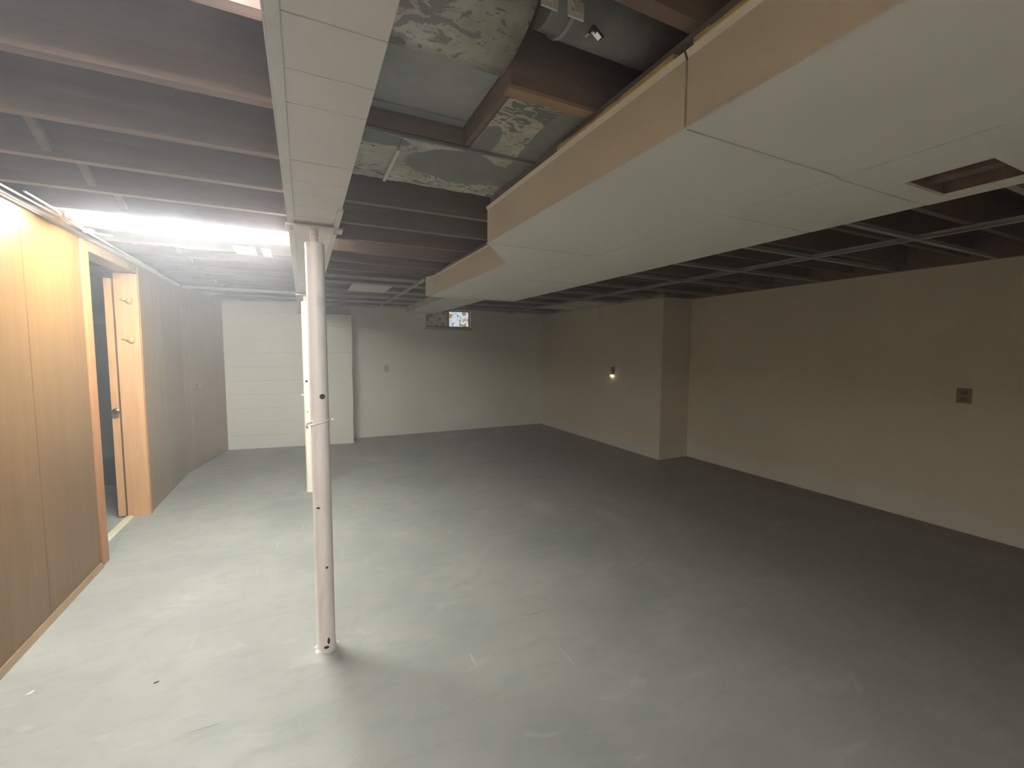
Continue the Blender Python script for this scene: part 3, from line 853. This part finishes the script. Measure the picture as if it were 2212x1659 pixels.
gl = thing('ceiling_grid', 'pale metal ceiling grid near the back wall, left of the soffit', 'ceiling grid', (0.8, 6, 2.165))
runner(gl, 1.145, 4.45, YB - 0.01, M_GRIDW, z=2.165)
for y in (4.62, 5.03, 5.62, 6.22, 6.83): tee(gl, y, 0.17, 1.13 if y < 5 else 1.59, M_GRIDW, z=2.165, w=0.009)
for y in (6.22, 6.83): tee(gl, y, XL + 0.02, -0.05, M_GRIDW, z=2.165, w=0.012)
box('wall_angle', (0.17, 1.59, YB - 0.024, YB - 0.001, 2.17, 2.173), M_GRIDW, gl)
box('wall_angle', (-1.0, -0.05, 7.21, 7.25, 2.17, 2.173), M_GRIDW, gl)
def tile(x0, x1, y0, y1, z, label, mat=M_TILE):
    o = box('ceiling_tile', (x0, x1, y0, y1, z, z + 0.012), mat, bev=0.001)
    tagp(o, label, 'ceiling tile')
tile(0.505, 0.93, 5.0, 5.60, 2.168, 'single white ceiling tile left in the grid beside the soffit')
tile(-0.44, -0.30, 3.76, 4.04, 2.197, 'small pale panel under the joists left of the near post', M_GRIDW)
tile(-0.26, -0.20, 3.78, 4.06, 2.197, 'narrow pale panel sliver under the joists beside the near post top', M_GRIDW)
tile(3.545, 4.235, 5.20, 6.32, 2.1615, 'pale ceiling tile on the grid edge, near the dangling wire')

# ------------------------------------------------------------------ small wall things
def plate_y(x, y, z, name, label, cat, mat=M_PLATE, w=0.035, h=0.057):
    t = thing(name, label, cat, (x, y, z - h))
    box('cover_plate', (x - w, x + w, y - 0.006, y - 0.0005, z - h, z + h), mat, t, bev=0.002)
    return t
t = plate_y(1.258, YB, 1.15, 'wall_outlet', 'ivory outlet plate on the back wall right of the pier', 'outlet')
for dz in (-0.02, 0.02):
    bm = bmesh.new(); bx(bm, 1.243, 1.273, YB - 0.0085, YB - 0.006, 1.15 + dz - 0.014, 1.15 + dz + 0.014, bev=0.003); obj('socket', bm, flat('socket ivory', (0.5, 0.44, 0.33)), t)
t = thing('wall_outlet', 'brownish outlet plate on the dark right wall', 'outlet', (XR, 1.53, 1.05))
box('cover_plate', (XR - 0.006, XR - 0.0005, 1.485, 1.575, 1.045, 1.165), flat('tan plate', (0.34, 0.22, 0.12)), t, bev=0.002)
for dz in (-0.025, 0.025):
    box('socket', (XR - 0.009, XR - 0.006, 1.512, 1.548, 1.105 + dz - 0.016, 1.105 + dz + 0.016), M_PLATEB, t, bev=0.003)
# night light plugged in an outlet on the bump out
t = thing('wall_outlet', 'dark outlet plate on the bump out wall above the glowing night light', 'outlet', (XJ, 5.28, 1.09))
box('cover_plate', (XJ - 0.007, XJ - 0.0005, 5.245, 5.315, 1.10, 1.215), M_PLATEB, t, bev=0.002)
box('socket', (XJ - 0.012, XJ - 0.007, 5.262, 5.298, 1.165, 1.195), flat('brown socket', (0.26, 0.16, 0.09)), t, bev=0.003)
t = thing('night_light', 'tiny glowing night light plugged into the bump out outlet', 'night light', (XJ - 0.02, 5.28, 1.06))
box('body', (XJ - 0.032, XJ - 0.0125, 5.262, 5.298, 1.098, 1.135), flat('tan plastic', (0.4, 0.3, 0.18)), t, bev=0.004)
bm = bmesh.new(); blob(bm, (XJ - 0.026, 5.28, 1.082), (0.016, 0.018, 0.019))
obj('bulb', bm, M_NIGHT, t, smooth=True, label='glowing warm bulb')
# dangling wires
def wire(name, pts, r, mat, label, cat='cable'):
    bm = bmesh.new(); tube(bm, pts, r, 6)
    o = obj(name, bm, mat, smooth=True); tagp(o, label, cat); return o
def arc(p0, p1, sag, n=12):
    a, b = Vector(p0), Vector(p1)
    return [a + (b - a) * (i / n) + Vector((0, 0, -sag * 4 * (i / n) * (1 - i / n))) for i in range(n + 1)]
M_WIREB = flat('dull bell wire', (0.36, 0.32, 0.24), 0.6)
wire('bell_wire', [(XJ - 0.03, 5.62, 2.19), (XJ - 0.035, 5.60, 2.08), (XJ - 0.03, 5.585, 1.99), (XJ - 0.028, 5.56, 1.98), (XJ - 0.03, 5.54, 2.02), (XJ - 0.03, 5.52, 2.12), (XJ - 0.03, 5.49, 2.19)], 0.0028, M_WIREB, 'thin dangling wire loop above the night light wall', 'wire')
wire('bell_wire', arc((XJ - 0.03, 4.72, 2.185), (XJ - 0.03, 4.5, 2.185), 0.045), 0.0028, M_WIREB, 'short curled wire at the ceiling by the bump out corner', 'wire')

# ------------------------------------------------------------------ top of the left wall: metal angle and white cables
rail = thing('wall_top_rail', 'white metal rail along the top of the panelled left wall', 'rail', (XL, 3, 2.17))
box('rail_face', (XL - 0.02, XL + 0.014, YF, 6.1, 2.168, 2.176), M_GRID, rail, bev=0.001)
box('rail_lip', (XL + 0.014, XL + 0.03, YF, 6.1, 2.176, 2.19), M_STRIP, rail, bev=0.001)
import itertools
def wav(pts, n=6):
    out = []
    P = [Vector(p) for p in pts]
    for i in range(len(P) - 1):
        p0 = P[max(i - 1, 0)]; p1 = P[i]; p2 = P[i + 1]; p3 = P[min(i + 2, len(P) - 1)]
        for j in range(n):
            t = j / n
            out.append(0.5 * ((2 * p1) + (p2 - p0) * t + (2 * p0 - 5 * p1 + 4 * p2 - p3) * t * t + (3 * p1 - p0 - 3 * p2 + p3) * t ** 3))
    out.append(P[-1]); return out
wire('white_cable', wav([(-1.20, 0.4, 2.195), (-1.20, 1.5, 2.192), (-1.205, 2.6, 2.19), (-1.19, 3.2, 2.186), (-1.20, 3.8, 2.19), (-1.215, 4.4, 2.188), (-1.22, 5.2, 2.19)]), 0.006, M_CABLE, 'thick white cable hugging the top of the panelled wall')
wire('white_cable', wav([(-1.165, 2.9, 2.196), (-1.16, 3.19, 2.188), (-1.19, 3.35, 2.178), (-1.185, 3.6, 2.178), (-1.20, 4.1, 2.184), (-1.215, 5.0, 2.19)]), 0.0055, M_CABLE, 'white cable bowing below the lit joist near the wall top')
wire('white_cable', wav([(-1.07, 3.23, 2.30), (-1.09, 3.25, 2.215), (-1.13, 3.30, 2.188), (-1.165, 3.45, 2.178), (-1.16, 3.62, 2.184)]), 0.005, M_CABLE, 'white cable dropping out of the lit joist bay to the bundle')
wire('white_cable', wav([(-1.115, 3.2, 2.31), (-1.125, 3.24, 2.225), (-1.16, 3.33, 2.19), (-1.172, 3.5, 2.176), (-1.17, 3.64, 2.182), (-1.10, 3.75, 2.196)]), 0.005, M_GRIDW, 'grey white cable twisting beside the bundle at the joist end')
z_ = thing('zip_tie', 'small white tie looped round the cable bundle', 'tie', (-1.165, 3.6, 2.18))
bm = bmesh.new()
tube(bm, [(-1.172 + 0.028 * math.cos(a), 3.6, 2.182 + 0.014 * math.sin(a)) for a in [2 * math.pi * k / 14 for k in range(15)]], 0.003, 6, caps=False)
obj('loop', bm, M_CABLE, z_, smooth=True)
bm = bmesh.new(); bx(bm, -1.150, -1.142, 3.595, 3.605, 2.168, 2.180); obj('latch', bm, M_CABLE, z_)

# ------------------------------------------------------------------ specks on the floor
def speck(x, y, w, l, rot, mat, label, cat='debris'):
    bm = bmesh.new()
    c, s = math.cos(rot), math.sin(rot)
    pts = []
    for k in range(7):
        a = 2 * math.pi * k / 7; rr = 1 + 0.25 * math.sin(k * 2.7)
        u, v = w * rr * math.cos(a), l * rr * math.sin(a)
        pts.append((x + c * u - s * v, y + s * u + c * v))
    prism(bm, pts, 0.0, 0.003)
    tagp(obj('paint_flake', bm, mat), label, cat)
speck(-1.08, 2.434, 0.014, 0.006, 0.9, M_FIXT, 'white paint flake on the floor near the left baseboard')
speck(-0.62, 2.28, 0.009, 0.003, 0.4, M_HOLE, 'tiny dark flake on the floor left of the near post')

# ------------------------------------------------------------------ haze volumes added in place of lens glare
if GLARE_HAZE > 0:
    def haze(dims, dens, label, tint):
        bm = bmesh.new(); bx(bm, *dims)
        k = bpy.data.materials.new('added glare haze'); k.use_nodes = True
        nt = k.node_tree; nt.nodes.clear()
        vs = nt.nodes.new('ShaderNodeVolumeScatter'); vs.inputs['Color'].default_value = tint + (1,)
        vs.inputs['Density'].default_value = dens; vs.inputs['Anisotropy'].default_value = 0.5
        out = nt.nodes.new('ShaderNodeOutputMaterial'); nt.links.new(vs.outputs[0], out.inputs['Volume'])
        o = obj('haze', bm, k, kind='stuff')
        tagp(o, label, 'haze')
    haze((-1.0, XJ - 0.01, YF + 0.02, 7.1, 0.01, 2.155), GLARE_HAZE, 'thin haze added through the whole basement, standing in for lens glare', (0.92, 0.94, 1.0))
    haze((XL + 0.04, BX0 - 0.012, YF + 0.02, 7.1, 2.156, 2.425), GLARE_HAZE_BAYS, 'haze added among the joists, standing in for glare round the strip lights', (0.80, 0.83, 1.0))
